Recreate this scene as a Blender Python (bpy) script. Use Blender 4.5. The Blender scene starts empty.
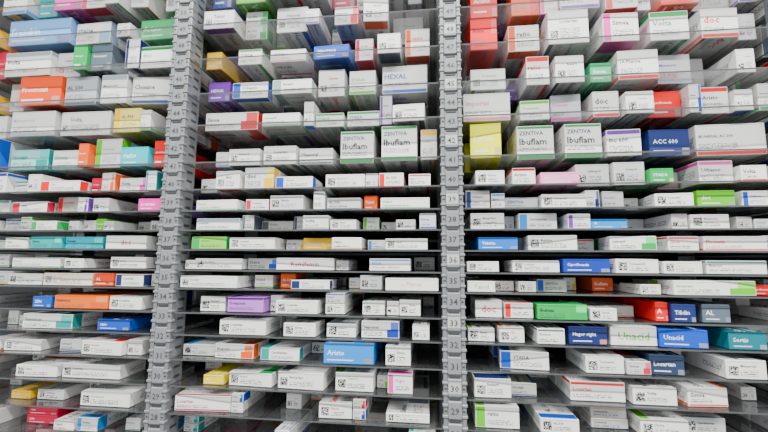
import bpy, math, random
import numpy as np
from mathutils import Matrix, Vector
random.seed(47)
R = random.random
D = bpy.data
scene = bpy.context.scene

# ------------------------------------------------------------------ camera
EYE = 1.25
F = 390.0
CAM = Vector((0.0, -0.65, EYE))
rot = Matrix.Rotation(math.radians(6.7), 3, 'Z') @ Matrix.Rotation(math.radians(90 + 6.8), 3, 'X') @ Matrix.Rotation(math.radians(0.4), 3, 'Z')
cd = D.cameras.new("camera"); cam = D.objects.new("camera", cd)
scene.collection.objects.link(cam)
cam.matrix_world = Matrix.Translation(CAM) @ rot.to_4x4()
cd.lens = F / 768 * 36; cd.sensor_width = 36; cd.clip_start = 0.01
cd.dof.use_dof = True; cd.dof.focus_distance = .66; cd.dof.aperture_fstop = 2.8
scene.camera = cam

def onplane(u, v, Y=0.0):
    d = rot @ Vector(((u - 384) / F, (216 - v) / F, -1))
    return CAM + d * ((Y - CAM.y) / d.y)
def x_at(u, z, Y=0.01):
    v = 216
    for _ in range(12):
        p = onplane(u, v, Y)
        v += (p.z - z) / 0.0017 * 0.8
    return onplane(u, v, Y).x

# ------------------------------------------------------------------ materials
def lin(h):
    h = h.lstrip('#'); o = []
    for i in (0, 2, 4):
        c = int(h[i:i+2], 16) / 255
        o.append(c / 12.92 if c <= .04045 else ((c + .055) / 1.055) ** 2.4)
    l = .3 * o[0] + .55 * o[1] + .15 * o[2]
    return tuple(min(.82, max(.003, l + (c - l) * 1.28)) for c in o)
def newmat(name):
    m = D.materials.new(name); m.use_nodes = True
    nt = m.node_tree; nt.nodes.clear()
    out = nt.nodes.new('ShaderNodeOutputMaterial')
    return m, nt, out
def simple(name, col, rough=.5, metal=0, noise=0.0, scale=30):
    m, nt, out = newmat(name)
    b = nt.nodes.new('ShaderNodeBsdfPrincipled')
    b.inputs['Roughness'].default_value = rough; b.inputs['Metallic'].default_value = metal
    n = nt.nodes.new('ShaderNodeTexNoise'); n.inputs['Scale'].default_value = scale
    tc = nt.nodes.new('ShaderNodeTexCoord'); nt.links.new(tc.outputs['Object'], n.inputs['Vector'])
    r = nt.nodes.new('ShaderNodeMapRange'); r.inputs['To Min'].default_value = 1 - noise; r.inputs['To Max'].default_value = 1 + noise
    nt.links.new(n.outputs['Fac'], r.inputs['Value'])
    mx = nt.nodes.new('ShaderNodeVectorMath'); mx.operation = 'SCALE'
    mx.inputs[0].default_value = col; nt.links.new(r.outputs[0], mx.inputs['Scale'])
    nt.links.new(mx.outputs[0], b.inputs['Base Color'])
    nt.links.new(b.outputs[0], out.inputs[0])
    return m
def print_mat(name, kind):
    m, nt, out = newmat(name)
    b = nt.nodes.new('ShaderNodeBsdfPrincipled'); b.inputs['Roughness'].default_value = .38
    b.inputs['Specular IOR Level'].default_value = .3
    a = nt.nodes.new('ShaderNodeAttribute'); a.attribute_name = 'Col'
    if kind == 0:
        nt.links.new(a.outputs['Color'], b.inputs['Base Color'])
    else:
        uv = nt.nodes.new('ShaderNodeUVMap'); uv.uv_map = 'UVMap'
        s = nt.nodes.new('ShaderNodeVectorMath'); s.operation = 'MULTIPLY'
        s.inputs[1].default_value = (1/.0009, 1/.0009, 0) if kind == 1 else (1/.0011, 1/.0013, 0)
        fl = nt.nodes.new('ShaderNodeVectorMath'); fl.operation = 'FLOOR'
        w = nt.nodes.new('ShaderNodeTexWhiteNoise'); w.noise_dimensions = '3D'
        nt.links.new(uv.outputs[0], s.inputs[0]); nt.links.new(s.outputs[0], fl.inputs[0]); nt.links.new(fl.outputs[0], w.inputs['Vector'])
        g = nt.nodes.new('ShaderNodeMath'); g.operation = 'GREATER_THAN'; g.inputs[1].default_value = .33 if kind == 1 else .35
        nt.links.new(w.outputs['Value'], g.inputs[0])
        fac = g.outputs[0]
        if kind == 2:
            sp = nt.nodes.new('ShaderNodeSeparateXYZ'); nt.links.new(fl.outputs[0], sp.inputs[0])
            mo = nt.nodes.new('ShaderNodeMath'); mo.operation = 'FLOORED_MODULO'; mo.inputs[1].default_value = 2
            nt.links.new(sp.outputs['Y'], mo.inputs[0])
            mu = nt.nodes.new('ShaderNodeMath'); mu.operation = 'MULTIPLY'
            nt.links.new(mo.outputs[0], mu.inputs[0]); nt.links.new(fac, mu.inputs[1]); fac = mu.outputs[0]
        mx = nt.nodes.new('ShaderNodeMix'); mx.data_type = 'RGBA'
        nt.links.new(fac, mx.inputs['Factor'])
        nt.links.new(a.outputs['Color'], mx.inputs['A'])
        mx.inputs['B'].default_value = (.012, .012, .015, 1) if kind == 1 else (.09, .09, .11, 1)
        nt.links.new(mx.outputs['Result'], b.inputs['Base Color'])
    nt.links.new(b.outputs[0], out.inputs[0])
    return m
M_PRINT = print_mat('printed_card', 0); M_QR = print_mat('printed_code', 1); M_TXT = print_mat('printed_small_text', 2)

def glass():
    m, nt, out = newmat('smoked_glass')
    t = nt.nodes.new('ShaderNodeBsdfTransparent'); t.inputs[0].default_value = (.61, .62, .62, 1)
    g = nt.nodes.new('ShaderNodeBsdfGlossy'); g.inputs['Roughness'].default_value = .06; g.inputs[0].default_value = (.95, .96, .97, 1)
    d = nt.nodes.new('ShaderNodeBsdfDiffuse'); d.inputs[0].default_value = (.33, .345, .35, 1)
    tr = nt.nodes.new('ShaderNodeBsdfTranslucent'); tr.inputs[0].default_value = (.48, .495, .49, 1)
    ad = nt.nodes.new('ShaderNodeMixShader'); ad.inputs[0].default_value = .5
    nt.links.new(d.outputs[0], ad.inputs[1]); nt.links.new(tr.outputs[0], ad.inputs[2])
    m1 = nt.nodes.new('ShaderNodeMixShader'); m1.inputs[0].default_value = .10
    nt.links.new(t.outputs[0], m1.inputs[1]); nt.links.new(ad.outputs[0], m1.inputs[2])
    fr = nt.nodes.new('ShaderNodeFresnel')
    # same reflectance from both sides of the sheet
    ge = nt.nodes.new('ShaderNodeNewGeometry')
    io = nt.nodes.new('ShaderNodeMapRange'); io.inputs['To Min'].default_value = 1.5; io.inputs['To Max'].default_value = 1/1.5
    nt.links.new(ge.outputs['Backfacing'], io.inputs['Value']); nt.links.new(io.outputs[0], fr.inputs[0])
    m2 = nt.nodes.new('ShaderNodeMixShader')
    nt.links.new(fr.outputs[0], m2.inputs[0]); nt.links.new(m1.outputs[0], m2.inputs[1]); nt.links.new(g.outputs[0], m2.inputs[2])
    nt.links.new(m2.outputs[0], out.inputs[0])
    return m
M_GLASS = glass()
M_EDGE = simple('glass_edge', (.07, .075, .076), .16)
M_STEEL = simple('galvanised_steel', (.21, .22, .23), .40, .3, .10, 60)
M_CLIP = simple('grey_plastic_clip', (.205, .213, .22), .45, 0, .06, 80)
M_DARK = simple('dark_slot', (.035, .037, .04), .6)
M_LABEL = simple('label_grey', (.42, .42, .41), .5)

# ------------------------------------------------------------------ mesh builder
class MB:
    def __init__(s): s.v = []; s.f = []; s.c = []; s.m = []; s.uv = []
    def face(s, pts, col=(1, 1, 1), mat=0, uvs=None):
        n = len(s.v); s.v.extend(pts); s.f.append(tuple(range(n, n + len(pts))))
        s.c.append(col); s.m.append(mat); s.uv.append(uvs or [(0, 0)] * len(pts))
    def build(s, name, mats):
        me = D.meshes.new(name)
        me.from_pydata([tuple(p) for p in s.v], [], s.f)
        for m in mats: me.materials.append(m)
        me.polygons.foreach_set('material_index', s.m)
        ca = me.color_attributes.new('Col', 'FLOAT_COLOR', 'CORNER')
        cols = []; uvl = []
        for f, c, uv in zip(s.f, s.c, s.uv):
            for k in range(len(f)):
                cols.extend((c[0], c[1], c[2], 1)); uvl.extend(uv[k])
        ca.data.foreach_set('color', cols)
        ul = me.uv_layers.new(name='UVMap'); ul.data.foreach_set('uv', uvl)
        me.update()
        ob = D.objects.new(name, me); scene.collection.objects.link(ob)
        return ob
# chamfered box template
CORN = [(a, b, c) for a in (-1, 1) for b in (-1, 1) for c in (-1, 1)]
def _tmpl():
    faces = []
    for k in range(3):
        o = [i for i in range(3) if i != k]
        for sg in (-1, 1):
            ring = []
            for (p, q) in ((-1, -1), (1, -1), (1, 1), (-1, 1)):
                c = [0, 0, 0]; c[k] = sg; c[o[0]] = p; c[o[1]] = q
                ring.append((CORN.index(tuple(c)), k))
            faces.append(ring)
        for (p, q) in ((-1, -1), (1, -1), (1, 1), (-1, 1)):
            c = [0, 0, 0]; c[o[0]] = p; c[o[1]] = q
            c1 = list(c); c1[k] = -1; c2 = list(c); c2[k] = 1
            i1, i2 = CORN.index(tuple(c1)), CORN.index(tuple(c2))
            faces.append([(i1, o[0]), (i2, o[0]), (i2, o[1]), (i1, o[1])])
    for i in range(8): faces.append([(i, 0), (i, 1), (i, 2)])
    out = []
    for f in faces:
        P = []
        for (i, k) in f:
            p = [x * .9 for x in CORN[i]]; p[k] = CORN[i][k]; P.append(Vector(p))
        n = (P[1] - P[0]).cross(P[2] - P[0]); ctr = sum(P, Vector()) / len(P)
        out.append(f if n.dot(ctr) > 0 else f[::-1])
    return out
TM = _tmpl()
def cbox(mb, lo, hi, ch, col=(1, 1, 1), mat=0, T=None):
    lo = Vector(lo); hi = Vector(hi); c = (lo + hi) / 2; h = (hi - lo) / 2
    for f in TM:
        P = []
        for (i, k) in f:
            s = CORN[i]
            p = [c[a] + s[a] * (h[a] - (0 if a == k else ch)) for a in range(3)]
            p = Vector(p); P.append(T @ p if T else p)
        mb.face(P, col, mat)

# words as flat outlines
_cache = {}
def word(txt):
    if txt in _cache: return _cache[txt]
    cu = D.curves.new('w', 'FONT'); cu.body = txt; cu.resolution_u = 1; cu.offset = 0.015
    ob = D.objects.new('w', cu); scene.collection.objects.link(ob)
    bpy.context.view_layer.update()
    me = D.meshes.new_from_object(ob.evaluated_get(bpy.context.evaluated_depsgraph_get()))
    V = np.array([v.co[:2] for v in me.vertices]); Fc = [tuple(p.vertices) for p in me.polygons]
    mn = V.min(0); mx = V.max(0)
    V = (V - mn) / (mx[1] - mn[1])
    _cache[txt] = (V, Fc, (mx[0] - mn[0]) / (mx[1] - mn[1]))
    D.objects.remove(ob); D.curves.remove(cu); D.meshes.remove(me)
    return _cache[txt]

class Panel:
    def __init__(s, mb, T, O, tx, ty, W, H):
        s.mb = mb; s.T = T; s.tx = Vector(tx); s.ty = Vector(ty); s.W = W; s.H = H
        s.n = s.tx.cross(s.ty); s.O = Vector(O); s.k = 1
    def pt(s, a, b): return s.T @ (s.O + s.tx * a + s.ty * b + s.n * (.00012 * s.k))
    def quad(s, a0, b0, a1, b1, col, mat=0):
        o = (R() * 5, R() * 5)
        u = [(a0 + o[0], b0 + o[1]), (a1 + o[0], b0 + o[1]), (a1 + o[0], b1 + o[1]), (a0 + o[0], b1 + o[1])]
        s.mb.face([s.pt(a0, b0), s.pt(a1, b0), s.pt(a1, b1), s.pt(a0, b1)], col, mat, u); s.k += 1
    def text(s, t, a, b, wmax, hmax, col, center=False):
        V, Fc, asp = word(t)
        h = min(hmax, wmax / asp); ww = h * asp
        if center: a += (wmax - ww) / 2
        b += (hmax - h) / 2
        n = len(s.mb.v)
        s.mb.v.extend([s.pt(a + p[0] * h, b + p[1] * h) for p in V])
        for f in Fc:
            s.mb.f.append(tuple(n + i for i in f)); s.mb.c.append(col); s.mb.m.append(0); s.mb.uv.append([(0, 0)] * len(f))
        s.k += 1

WHITE = (.79, .785, .765)
PAL = ['#1d4fa8', '#123a86', '#2a86c9', '#0f8f8c', '#1d9a58', '#6ab43c', '#d3232b', '#c01a50', '#ea6a1c', '#e8b91c', '#6b3d97', '#d957a0', '#25305e', '#5a646e', '#d3232b', '#8f99a1']
PAL = [lin(p) for p in PAL]
WORDS = ['Ramipril', 'Metoprolol', 'Ibuflam', 'Hexoral', 'Talcid', 'Bisoprolol', 'Tyrosur', 'Remifemin', 'Pantoprazol', 'doc', 'HEXAL', 'ZENTIVA', 'Candesartan', 'Ciprofloxacin', 'Simva', 'STADA', 'Volta', 'Enalapril', 'Lisinopril', 'ratio', 'Torasemid', 'AL 500', 'Aristo', '1A Pharma', 'Novalgin', 'Urbason', 'Losartan']

def dressing(p, st, front):
    base, acc, style, wd, tc = st['base'], st['acc'], st['style'], st['word'], st['tc']
    W, H = p.W, p.H; e = .0012; W0 = W - e; m = min(.004, W * .08)
    if style == 0:      # coded label end
        q = min(H * .6, W * .3, .013)
        p.quad(m, H * .18, m + q, H * .18 + q, WHITE, 1)
        p.text(wd, m + q + .003, H * .58, (W - q - 2 * m - .004) * .7, H * .18, tc)
        p.quad(m + q + .003, H * .18, W - m - (W - q) * .2, H * .45, base, 2)
    elif style == 1:    # word + stripe at foot
        p.quad(e, e, W0, H * .13, acc)
        p.text(wd, m, H * .5, W * .5, H * .24, tc)
        p.quad(m, H * .22, W * .6, H * .38, base, 2)
    elif style == 2:    # colour block left
        p.quad(e, e, W * .22, H - e, acc)
        p.text(wd, W * .28, H * .55, W * .45, H * .2, tc)
        p.quad(W * .28, H * .18, W * .85, H * .4, base, 2)
    elif style == 3:    # solid colour, white word
        p.text(wd, m * 1.5, H * .42, W * .62, H * .26, (.8, .8, .8), False)
        p.quad(m * 1.5, H * .16, W * .6, H * .22, (.75, .75, .75), 0)
        p.quad(W * .8, e, W0, H * .3, tuple(c * .5 + .2 for c in acc))
    elif style == 4:    # band at top
        p.quad(e, H * .82, W0, H - e, acc)
        p.text(wd, m, H * .5, W * .55, H * .2, tc)
        p.quad(m, H * .16, W * .75, H * .38, base, 2)
    elif style == 5:    # two-tone block right
        p.quad(W * .68, e, W0, H * .5, acc)
        p.quad(W * .78, H * .5, W0, H - e, tuple(min(.8, c * 1.8 + .08) for c in acc))
        p.text(wd, m, H * .5, W * .45, H * .22, tc)
        p.quad(m, H * .14, W * .55, H * .38, base, 2)
    elif style == 6:    # bold maker name
        p.text(wd, m, H * .28, W - 2 * m, H * .42, acc, True)
    elif style == 7:    # green band, maker name and product name
        p.quad(e, H * .91, W0, H - e, acc)
        p.text('ZENTIVA', m, H * .72, W * .66, H * .12, lin('#25305e'))
        p.text(wd, m, H * .42, W * .74, H * .21, (.02, .02, .03))
        p.quad(m, H * .24, W * .8, H * .36, base, 2)
        p.quad(e, e, W0, H * .12, acc)
    if front:           # tuck-flap seam
        p.quad(W * .03, H - .0022, W * .97, H - .0018, tuple(c * .5 for c in base))

def box(mb, x, y, z, w, L, h, st, yaw, first, high):
    T = Matrix.Translation((x + w / 2, y, z)) @ Matrix.Rotation(yaw, 4, 'Z') @ Matrix.Translation((-w / 2, 0, 0))
    cbox(mb, (0, 0, 0), (w, L, h), .0006, st['base'], 0, T)
    if first: dressing(Panel(mb, T, (0, 0, 0), (1, 0, 0), (0, 0, 1), w, h), st, True)
    s2 = dict(st)
    if st['style'] in (0, 7): s2['style'] = random.choice([1, 2, 4, 5])
    if high:
        if L > w: p = Panel(mb, T, (0, 0, 0), (0, 1, 0), (1, 0, 0), L, w)
        else: p = Panel(mb, T, (0, L, 0), (1, 0, 0), (0, -1, 0), w, L)
    else:
        if L > w: p = Panel(mb, T, (w, 0, h), (0, 1, 0), (-1, 0, 0), L, w)
        else: p = Panel(mb, T, (0, 0, h), (1, 0, 0), (0, 1, 0), w, L)
    dressing(p, s2, False)
    for (O, tx) in (((0, L, 0), (0, -1, 0)), ((w, 0, 0), (0, 1, 0))):
        p = Panel(mb, T, O, tx, (0, 0, 1), L, h)
        if st['style'] in (1, 7): p.quad(.001, .001, L - .001, h * .15, st['acc'])
        elif st['style'] == 4: p.quad(.001, h * .84, L - .001, h - .001, st['acc'])
        elif st['style'] in (2, 5): p.quad(.001, .001, L * .3, h - .001, st['acc'])
        if st['style'] != 3: p.quad(L * .35, h * .3, L * .9, h * .65, st['base'], 2)

# ------------------------------------------------------------------ rack layout
ROWV = [-150, -105, -66, -27, 8, 45, 82, 116, 156, 185, 208, 229, 250, 272, 292, 318, 342, 369, 398, 428, 460, 497]
KEY  = [None, None, None, None, 12, 50, 87, 121, 161, 188, 209, 229, 250, 272, 292, 317, 341, 368, 396, 426, None, None]
ROWZ = [onplane(440, v).z for v in ROWV]
XM = onplane(453, 262).x; XL = onplane(167, 262).x
PITCH = XM - XL; PW = .037
POSTS = [XL - PITCH, XL, XM, XM + PITCH * 1.09, XM + 2.09 * PITCH]
DEPTH = .36; GT = .0026

# known packs: row -> (u0,u1,h px, base, accent, style, word)
W_ = '#f6f5f1'
IT = {
 12: [(8,70,32,'#7fa6d4','#1d4fa8',3,'Fresubin'),(75,112,26,W_,'#9ab4cc',5,'STADA'),(140,178,24,'#4aa56a','#1d9a58',3,'Aristo'),
      (470,498,34,'#e0452f','#d3232b',3,'Aristo'),(510,540,34,'#ea6a2c','#d3232b',5,'ratio'),(560,600,30,W_,'#6b3d97',1,'HEXAL'),(605,640,30,W_,'#d3232b',2,'HEXAL'),(660,700,30,'#e8582a','#ea6a1c',3,'Simva')],
 50: [(4,50,30,W_,'#9aa3ab',4,'Volta'),(140,176,26,W_,'#1d9a58',4,'doc'),(238,262,18,W_,'#1d9a58',4,'STADA'),(270,306,14,W_,'#d957a0',1,'HEXAL'),(313,351,15,'#2456b0','#25305e',3,'ZENTIVA'),(355,374,24,W_,'#c01a50',2,'AL 500'),(377,401,22,W_,'#5a646e',0,'Candesartan'),(405,430,30,W_,'#ea6a1c',2,'ratio'),
      (470,498,34,'#e0352a','#d3232b',5,'Aristo'),(508,540,28,W_,'#ea6a1c',2,'ratio'),(548,590,36,W_,'#5a646e',0,'Losartan'),(600,640,30,W_,'#d957a0',2,'Simva'),(650,690,30,W_,'#1d9a58',4,'Volta'),(700,740,30,W_,'#d3232b',1,'doc')],
 87: [(18,60,36,'#f0641c','#ea6a1c',3,'Prontosan'),(64,96,34,'#a9aeb2','#5a646e',1,'AL 500'),(99,126,34,W_,'#9aa3ab',4,'Metoprolol'),(128,172,32,W_,'#123a86',1,'Clexane'),
      (208,230,22,'#6b3d97','#6b3d97',3,'HEXAL'),(232,268,18,W_,'#1d4fa8',2,'Urbason'),(272,312,16,W_,'#8fa5a0',2,'Ramipril'),(318,345,30,W_,'#d3232b',0,'Simva'),(349,376,26,W_,'#6ab43c',1,'STADA'),(382,428,30,W_,'#1d4fa8',1,'HEXAL'),
      (470,506,22,W_,'#6ab43c',0,'Torasemid'),(526,550,30,W_,'#d3232b',4,'ratio'),(555,585,28,W_,'#25305e',0,'Enalapril'),(590,612,20,'#4fa878','#1d9a58',3,'Simva'),(618,660,30,W_,'#d3232b',1,'1A Pharma')],
 121:[(10,54,30,W_,'#b9c0c6',1,'Metoprolol'),(60,110,28,W_,'#5a646e',0,'Volta'),(112,140,28,'#e9d890','#f0c419',2,'AL 500'),
      (205,258,20,W_,'#d3232b',5,'Simva'),(262,300,14,W_,'#1d9a58',1,'Lisinopril'),(315,344,15,W_,'#1d9a58',4,'STADA'),(347,380,16,W_,'#1d9a58',4,'STADA'),(392,428,18,W_,'#5a646e',0,'Losartan'),
      (463,511,29,W_,'#d98aa0',1,'Importal'),(520,552,20,W_,'#6ab43c',4,'Torasemid'),(592,620,26,W_,'#d3232b',1,'doc'),(625,655,22,W_,'#5a646e',0,'Candesartan'),(700,730,26,W_,'#d3232b',4,'Aristo')],
 161:[(10,48,24,'#9bcfcb','#0f8f8c',5,'Novalgin'),(52,84,22,W_,'#0f8f8c',1,'Simva'),(120,148,22,'#4fb0bc','#0f8f8c',3,'ratio'),
      (228,260,18,W_,'#5a646e',0,'Ramipril'),(263,297,20,W_,'#5a646e',0,'Losartan'),(299,333,17,W_,'#5a646e',1,'Hexoral'),(340,374,34,W_,'#1d9a58',7,'Ibuflam'),(381,418,37,W_,'#1d9a58',7,'Ibuflam'),
      (470,507,35,'#f6ea0c','#f0c419',3,'Lyrica'),(517,555,34,W_,'#1d9a58',7,'Ibuflam'),(564,603,34,W_,'#1d9a58',7,'Ibuflam'),(607,645,26,W_,'#6b3d97',4,'Ibu 600'),(648,691,26,'#2a3566','#25305e',3,'ACC 600'),(697,768,30,W_,'#d3232b',1,'IBUHEXAL AC 500')],
 188:[(40,80,12,W_,'#d3232b',2,'doc'),(275,313,12,W_,'#1d4fa8',2,'Glucoph'),(325,365,14,W_,'#5a646e',0,'Bisoprolol'),(378,404,14,W_,'#d3232b',2,'AL 500'),(408,431,12,W_,'#d3232b',4,'doc'),
      (475,505,14,W_,'#2a86c9',0,'Simva'),(512,536,17,W_,'#d3232b',4,'Aristo'),(540,580,12,'#efa3c4','#d957a0',3,'doc'),(650,675,14,'#1d9a58','#f0c419',3,'STADA'),(740,768,15,W_,'#d3232b',1,'Volta')],
 209:[(10,50,12,W_,'#c01a50',2,'Simva'),(195,240,11,W_,'#1d9a58',1,'Ramipril'),(380,430,11,W_,'#1d9a58',1,'Enalapril'),(541,587,13,W_,'#5a646e',0,'Pantoprazol'),(655,700,12,W_,'#5a646e',0,'Losartan'),(742,770,14,W_,'#1d4fa8',2,'Voltaren')],
 229:[(30,60,10,W_,'#1d9a58',2,'STADA'),(196,240,12,W_,'#2a86c9',4,'Losartan'),(590,628,9,'#2a86c9','#1d4fa8',3,'M'),(690,730,13,W_,'#5a646e',0,'Metoprolol')],
 250:[(2,27,12,W_,'#1d9a58',4,'ratio'),(30,62,13,'#3f9f9c','#0f8f8c',5,'Simva'),(65,103,13,'#2f9fae','#0f8f8c',5,'Novalgin'),(105,146,14,W_,'#b3195a',6,'doc'),
      (190,226,13,'#8cc46a','#1d9a58',2,'Ramipril'),(229,275,12,W_,'#5a646e',0,'Losartan'),(330,362,12,W_,'#ea6a1c',1,'ratio'),(385,428,11,W_,'#5a646e',0,'Simva'),
      (478,519,12,'#2f6fc0','#1d4fa8',3,'Valette'),(528,581,14,W_,'#6ab43c',0,'Bettolo'),(610,660,13,W_,'#1d9a58',5,'Lisinopril'),(662,700,13,W_,'#d3232b',4,'Simva'),(703,768,13,W_,'#d3232b',1,'Fluoxetin')],
 272:[(12,60,11,W_,'#1d9a58',1,'Ramipril'),(64,84,10,W_,'#5a646e',0,'AL 500'),(110,146,12,W_,'#ea6a1c',0,'Simva'),(195,242,11,W_,'#6b3d97',0,'Remifemin'),(275,334,12,W_,'#b3195a',6,'Remifemin'),(369,411,12,W_,'#2a86c9',4,'HEXAL'),
      (463,500,10,W_,'#5a646e',0,'Simva'),(512,560,11,W_,'#5a646e',0,'Losartan'),(563,611,13,'#2b3f92','#1d4fa8',3,'Ciprofloxacin'),(613,660,13,W_,'#5a646e',0,'Torasemid'),(663,703,11,W_,'#f0c419',0,'Simva'),(706,768,12,W_,'#0f8f8c',4,'Bisoprolol')],
 292:[(8,42,12,W_,'#5a646e',0,'Simva'),(43,92,13,'#f0ddd4','#d9a090',0,'Metoprolol'),(93,114,13,'#e0604a','#d3232b',3,'AL'),(115,144,13,W_,'#25305e',2,'Losartan'),
      (178,240,12,W_,'#6ab43c',0,'Duodart'),(290,330,9,W_,'#25305e',2,'Xarelto'),(385,440,12,W_,'#c9a77a',6,'L-Thyrox'),(463,496,10,W_,'#6ab43c',6,'Talcid'),(668,760,13,W_,'#6ab43c',5,'Pantoprazol')],
 317:[(32,52,12,'#2a55a8','#1d4fa8',3,'ZEN'),(54,108,14,'#f47a14','#ea6a1c',5,'Nebivolol'),(109,142,14,W_,'#0f8f8c',0,'Losartan'),(200,226,15,W_,'#6ab43c',0,'Ramipril'),(227,264,15,'#b07cc6','#6b3d97',4,'Doxazosin'),(275,318,13,W_,'#25305e',0,'Losartan'),(325,345,10,W_,'#1d9a58',0,'Simva'),(362,385,13,W_,'#1d9a58',0,'AL 500'),(399,421,15,W_,'#6ab43c',0,'Simva'),
      (475,503,16,W_,'#c01a50',6,'doc'),(504,534,14,W_,'#d3232b',2,'Tyrosur'),(537,588,14,'#3f9f5a','#1d9a58',5,'Ibubeta'),(590,618,11,W_,'#5a646e',0,'Simva'),(655,669,17,'#d3232b','#d3232b',3,'A'),(671,697,16,'#25305e','#25305e',3,'Tilidin'),(702,732,16,'#5a646e','#25305e',3,'AL')],
 341:[(22,72,15,W_,'#0f8f8c',5,'Tamsulosin'),(97,130,11,'#1d4fa8','#123a86',3,'ratio'),(219,266,15,W_,'#5a646e',0,'Losartan'),(283,316,13,W_,'#5a646e',0,'Simva'),(326,356,13,W_,'#5a646e',0,'Enalapril'),(361,400,16,W_,'#2b3f92',5,'Naproxen'),(412,430,14,W_,'#5a646e',0,'Urbason'),
      (463,495,12,W_,'#6ab43c',0,'Simva'),(499,525,14,W_,'#ea6a1c',0,'AL'),(537,566,14,W_,'#5a646e',4,'Ramipril'),(568,608,16,'#25305e','#c01a50',3,'Hagor right'),(610,658,17,W_,'#6ab43c',6,'Unacid'),(660,712,16,'#1f4fb0','#1d4fa8',3,'Unacid'),(728,768,15,'#1f6e78','#0f8f8c',3,'Sortis')],
 368:[(3,40,11,W_,'#5a646e',0,'Simva'),(80,124,14,W_,'#d3232b',0,'Lisinopril'),(214,256,14,W_,'#ea6a1c',5,'Bisoprolol'),(260,300,12,W_,'#0f8f8c',2,'Candesartan'),(323,374,19,'#3f86cf','#123a86',3,'Aristo'),(385,411,18,W_,'#6ab43c',0,'Simva'),
      (500,553,16,W_,'#1d4fa8',2,'STADA'),(585,625,15,W_,'#5a646e',0,'Torasemid'),(650,690,17,'#2f3c52','#25305e',3,'Losartan'),(725,768,16,W_,'#5a646e',0,'Metoprolol')],
 396:[(62,120,14,W_,'#5a646e',0,'Losartan'),(15,56,12,W_,'#d3232b',0,'Simva'),(203,224,9,'#e8cf3a','#f0c419',3,'AL'),(228,274,13,W_,'#1d9a58',0,'Ramipril'),(277,326,16,W_,'#5a646e',0,'Pantoprazol'),(335,374,17,W_,'#6ab43c',0,'Vigantol'),(387,413,18,W_,'#d957a0',2,'Viagra'),
      (470,512,17,W_,'#25305e',0,'Enalapril'),(570,626,17,W_,'#d3232b',4,'Losartan'),(632,678,15,W_,'#5a646e',0,'Volta'),(682,730,16,W_,'#ea6a1c',1,'Simva')],
 426:[(80,130,14,W_,'#6ab43c',0,'Torasemid'),(173,230,15,W_,'#b3195a',1,'Losartan'),(316,352,14,W_,'#d3232b',0,'Simva'),(385,430,8,W_,'#5a646e',0,'Simva'),(475,520,19,W_,'#6ab43c',2,'ratio'),(540,580,12,W_,'#1d4fa8',0,'AL 500'),(640,690,14,W_,'#6ab43c',0,'Simva')],
}

def rnd_style(solid=.92):
    r = R()
    acc = random.choice(PAL)
    if r < solid:
        k = R() ** 1.5 * .28
        base = (WHITE[0] - k, WHITE[1] - k * random.uniform(.95, 1.05), WHITE[2] - k * random.uniform(.8, 1.15))
        return dict(base=base, acc=acc, style=random.choice([0, 0, 0, 0, 1, 1, 2, 4, 5]), word=random.choice(WORDS), tc=random.choice([acc, (.03, .03, .05), lin('#123a86')]))
    return dict(base=acc, acc=tuple(c * .5 for c in acc), style=3, word=random.choice(WORDS), tc=(.8, .8, .8))

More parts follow.
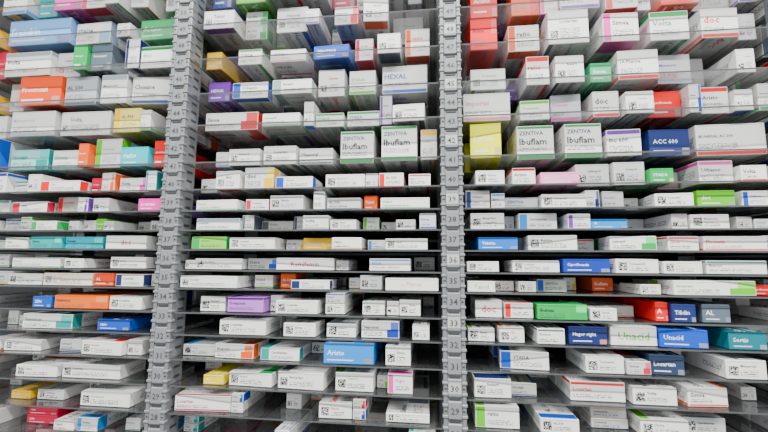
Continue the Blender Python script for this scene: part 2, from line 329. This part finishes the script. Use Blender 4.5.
root_box = D.objects.new('medicine_boxes', None); scene.collection.objects.link(root_box)
zmid = EYE
for ri, (v, z) in enumerate(zip(ROWV, ROWZ)):
    space = .075 if ri == 0 else ROWZ[ri - 1] - z
    hmax = space - GT - .0035
    high = z > zmid - .01
    top = v < 175
    low = v > 260
    mb = MB()
    for b in range(4):
        xa = POSTS[b] + PW / 2 + .004; xb = POSTS[b + 1] - PW / 2 - .004
        taken = []
        for it in IT.get(KEY[ri], []):
            yy = random.uniform(.016, .042) if top else random.uniform(.004, .016)
            x0 = x_at(it[0], z + .01, yy); x1 = x_at(it[1], z + .01, yy)
            if x0 < xa - .03 or x0 > xb: continue
            x0 = max(x0, xa); x1 = min(x1, xb)
            if x1 - x0 < .012: continue
            x0 += .0008; x1 -= .0008
            base = lin(it[3]); acc = lin(it[4])
            if it[3] == W_: base = WHITE
            st = dict(base=base, acc=acc, style=it[5], word=it[6], tc=acc if R() < .5 else (.03, .03, .05))
            taken.append((x0, x1, min(it[2] * .00167 * (.65 + yy) / .65, hmax), st, yy, True))
        taken.sort(key=lambda t: t[0])
        cols = []; cur = xa
        def fill(a, c):
            x = a
            while c - x > .020:
                gap = (R() * .010 if R() < .5 else .0012) if not low else (R() * .045 if R() < .5 else .002)
                x += gap
                if low and R() < .2: x += .04
                if top and R() < .05: x += .025
                w = random.choice([.022, .028, .034, .04, .046, .055, .062])
                w = min(w, c - x - .001)
                if w < .018: break
                if top: h = hmax * random.uniform(.45, 1)
                elif high: h = hmax * random.uniform(.55, .95)
                else: h = random.uniform(.014, min(hmax, .028))
                r = R()
                if top: y = random.uniform(.012, .05) if r < .72 else random.uniform(.05, .12)
                elif low: y = random.uniform(.006, .04) if r < .55 else random.uniform(.04, .17)
                else: y = random.uniform(.005, .03) if r < .7 else random.uniform(.03, .10)
                cols.append((x, x + w, h, rnd_style(.82 if top else .92), y, False)); x += w + .001
        for t in taken:
            if t[0] < cur + .0005:          # neighbours touch: trim, never drop
                if t[1] - cur < .014: continue
                t = (cur + .0008,) + t[1:]
            fill(cur, t[0]); cols.append(t); cur = t[1]
        fill(cur, xb)
        for (x0, x1, h, st, y, known) in cols:
            w = x1 - x0
            L0 = random.choice([.08, .10, .12, .14, .17]) if high else random.choice([.06, .075, .09, .11, .13])
            if w > .065: L0 = random.uniform(.05, .08)
            first = True; cnt = 0
            maxn = 6 if R() < (.8 if top else .4) else random.choice([1, 2])
            while y + L0 < DEPTH - .004 and cnt < maxn:
                ww = w; hh = h; s = st
                if cnt and R() < .4:
                    s = rnd_style(.82); ww = w * random.uniform(.75, 1); hh = min(hmax, h * random.uniform(.75, 1.2))
                yaw = random.uniform(-.01, .01)
                if R() < .4 and w > .03 and not (known and w < .05 and cnt == 0): yaw = random.uniform(-.09, .09)
                ins = abs(math.sin(yaw)) * L0
                ww2 = max(ww - ins, .012)
                sh = math.sin(yaw) * L0 / 2
                box(mb, x0 + (w - ww2) / 2 + sh, y, z + .0009, ww2, L0, hh, s, yaw, first or (not high and R() < .4), high)
                # flat packs are stacked two high where there is room
                if hh * 2 + .001 < hmax and (not known or hh < .02) and R() < .6 and (top or low):
                    s3 = s if R() < .6 else rnd_style(.82)
                    box(mb, x0 + (w - ww2) / 2 + sh, y + .001, z + .0009 + hh + .0006, ww2 * .98, L0 * .96, min(hh * random.uniform(.8, 1.2), hmax - hh - .001), s3, yaw, first, high)
                y += L0 + random.uniform(.002, .008) + abs(math.sin(yaw)) * ww2
                first = False; cnt += 1
                if cnt and R() < .3: L0 = random.choice([.07, .09, .12])
    o = mb.build('box_row_%d' % ri, [M_PRINT, M_QR, M_TXT]); o.parent = root_box

# ------------------------------------------------------------------ rack: glass + posts
root = D.objects.new('shelving_rack', None); scene.collection.objects.link(root)
mb = MB()
for z in ROWZ:
    for b in range(4):
        xa = POSTS[b] + PW / 2 - .0005; xb = POSTS[b + 1] - PW / 2 + .0005
        y0, y1 = 0, DEPTH; zt = z; zb = z - GT
        V = Vector
        mb.face([V((xa, y0, zt)), V((xb, y0, zt)), V((xb, y1, zt)), V((xa, y1, zt))], mat=0)
        mb.face([V((xa, y0, zb)), V((xb, y0, zb)), V((xb, y0, zt)), V((xa, y0, zt))], mat=1)
        mb.face([V((xb, y1, zb)), V((xa, y1, zb)), V((xa, y1, zt)), V((xb, y1, zt))], mat=1)
        mb.face([V((xa, y1, zb)), V((xa, y0, zb)), V((xa, y0, zt)), V((xa, y1, zt))], mat=1)
        mb.face([V((xb, y0, zb)), V((xb, y1, zb)), V((xb, y1, zt)), V((xb, y0, zt))], mat=1)
g = mb.build('glass_shelves', [M_GLASS, M_EDGE]); g.parent = root
ZB, ZT = .12, max(ROWZ) + .16
mb = MB()
STEP = .0334
for pi, X in enumerate(POSTS):
    for (ya, yb) in ((-.004, .038), (DEPTH - .035, DEPTH + .005)):
        # C-section: web plus two folded flanges
        cbox(mb, (X - PW / 2 + .004, ya + .003, ZB), (X + PW / 2 - .004, ya + .008, ZT), .0005, mat=0)
        cbox(mb, (X - PW / 2 + .0008, ya + .0002, ZB), (X - PW / 2 + .0070, yb, ZT), .0008, mat=0)
        cbox(mb, (X + PW / 2 - .0070, ya + .0002, ZB), (X + PW / 2 - .0008, yb, ZT), .0008, mat=0)
        zz = ZB + .02; k = 0
        while zz < ZT - .03:
            if ya < .1:
                # moulded clip with lugs at both sides, number tag, slots between
                cbox(mb, (X - .0112, ya + .0002, zz), (X + .0112, ya + .007, zz + .027), .0014, mat=1)
                for sx in (-1, 1):
                    for dz in (.002, .0187):
                        a, c = sorted((X + sx * .0105, X + sx * (PW / 2 + .0008)))
                        cbox(mb, (a, ya - .0012, zz + dz), (c, ya + .010, zz + dz + .0045), .0010, mat=1)
                    a, c = sorted((X + sx * .0122, X + sx * .0160))
                    cbox(mb, (a, ya - .0003, zz + .0112), (c, ya + .003, zz + .0140), .0005, mat=2)
                cbox(mb, (X - .0085, ya + .002, zz + .0282), (X + .0085, ya + .0040, zz + .0315), .0006, mat=2)
                for sx in (-1, 1):
                    xs = X + sx * (PW / 2 - .0008)
                    for dz in (.004, .0207):
                        cbox(mb, (xs - .0006, ya + .017, zz + dz), (xs + .0006, ya + .034, zz + dz + .0045), .0004, mat=2)
                p = Panel(mb, Matrix.Identity(4), (X - .0098, ya + .0001, zz + .005), (1, 0, 0), (0, 0, 1), .0196, .017)
                if k % 3 == 0 and pi == 2:
                    p.quad(0, 0, .0196, .017, (1, 1, 1), 3)
                n0 = len(mb.f); p.text(str(3 + k), .001, .0025, .0176, .010, (0, 0, 0), True)
                for i in range(n0, len(mb.f)): mb.m[i] = 2
            zz += STEP; k += 1
o = mb.build('uprights', [M_STEEL, M_CLIP, M_DARK, M_LABEL]); o.parent = root
mb = MB()
x0, x1 = POSTS[0] - .02, POSTS[-1] + .02
cbox(mb, (x0, -.002, 0), (x1, DEPTH + .004, .119), .002)
cbox(mb, (x0, -.004, ZT), (x1, DEPTH + .004, ZT + .04), .002)
o = mb.build('plinth_and_top_rail', [M_STEEL]); o.parent = root

# ------------------------------------------------------------------ room
M_FLOOR = simple('floor_grey', (.20, .20, .20), .4, 0, .06, 12)
M_WALL = simple('wall_grey', (.025, .026, .028), .6, 0, .05, 8)
M_CEIL = simple('ceiling_white', (.6, .6, .6), .6, 0, .03, 8)
def slab(name, lo, hi, m):
    b = MB(); cbox(b, lo, hi, .002); return b.build(name, [m])
slab('floor', (-3, -2.6, -.05), (3, .6, 0), M_FLOOR)
slab('wall_back', (-3, DEPTH + .05, 0), (3, DEPTH + .1, 2.9), M_WALL)
slab('ceiling', (-3, -2.6, 2.9), (3, .6, 2.95), M_CEIL)

# ------------------------------------------------------------------ light
def added_lamp(x, y, e):  # unseen ceiling lamp, added to brighten the pack fronts from above
    b = MB(); cbox(b, (x - .6, y - .05, 2.85), (x + .6, y + .05, 2.9), .004)
    o = b.build('added_lamp_body', [M_CLIP])
    l = D.lights.new('added_area_light', 'AREA'); l.shape = 'RECTANGLE'; l.size = 1.2; l.size_y = .08; l.energy = e; l.color = (1, .99, .965)
    lo = D.objects.new('added_area_light', l); lo.location = (x, y, 2.845); lo.parent = o; scene.collection.objects.link(lo)
added_lamp(-.7, -1.0, 88); added_lamp(.7, -1.0, 118)
w = D.worlds.new('world'); scene.world = w; w.use_nodes = True
bg = w.node_tree.nodes['Background']; bg.inputs[0].default_value = (.95, .98, 1, 1); bg.inputs[1].default_value = .98
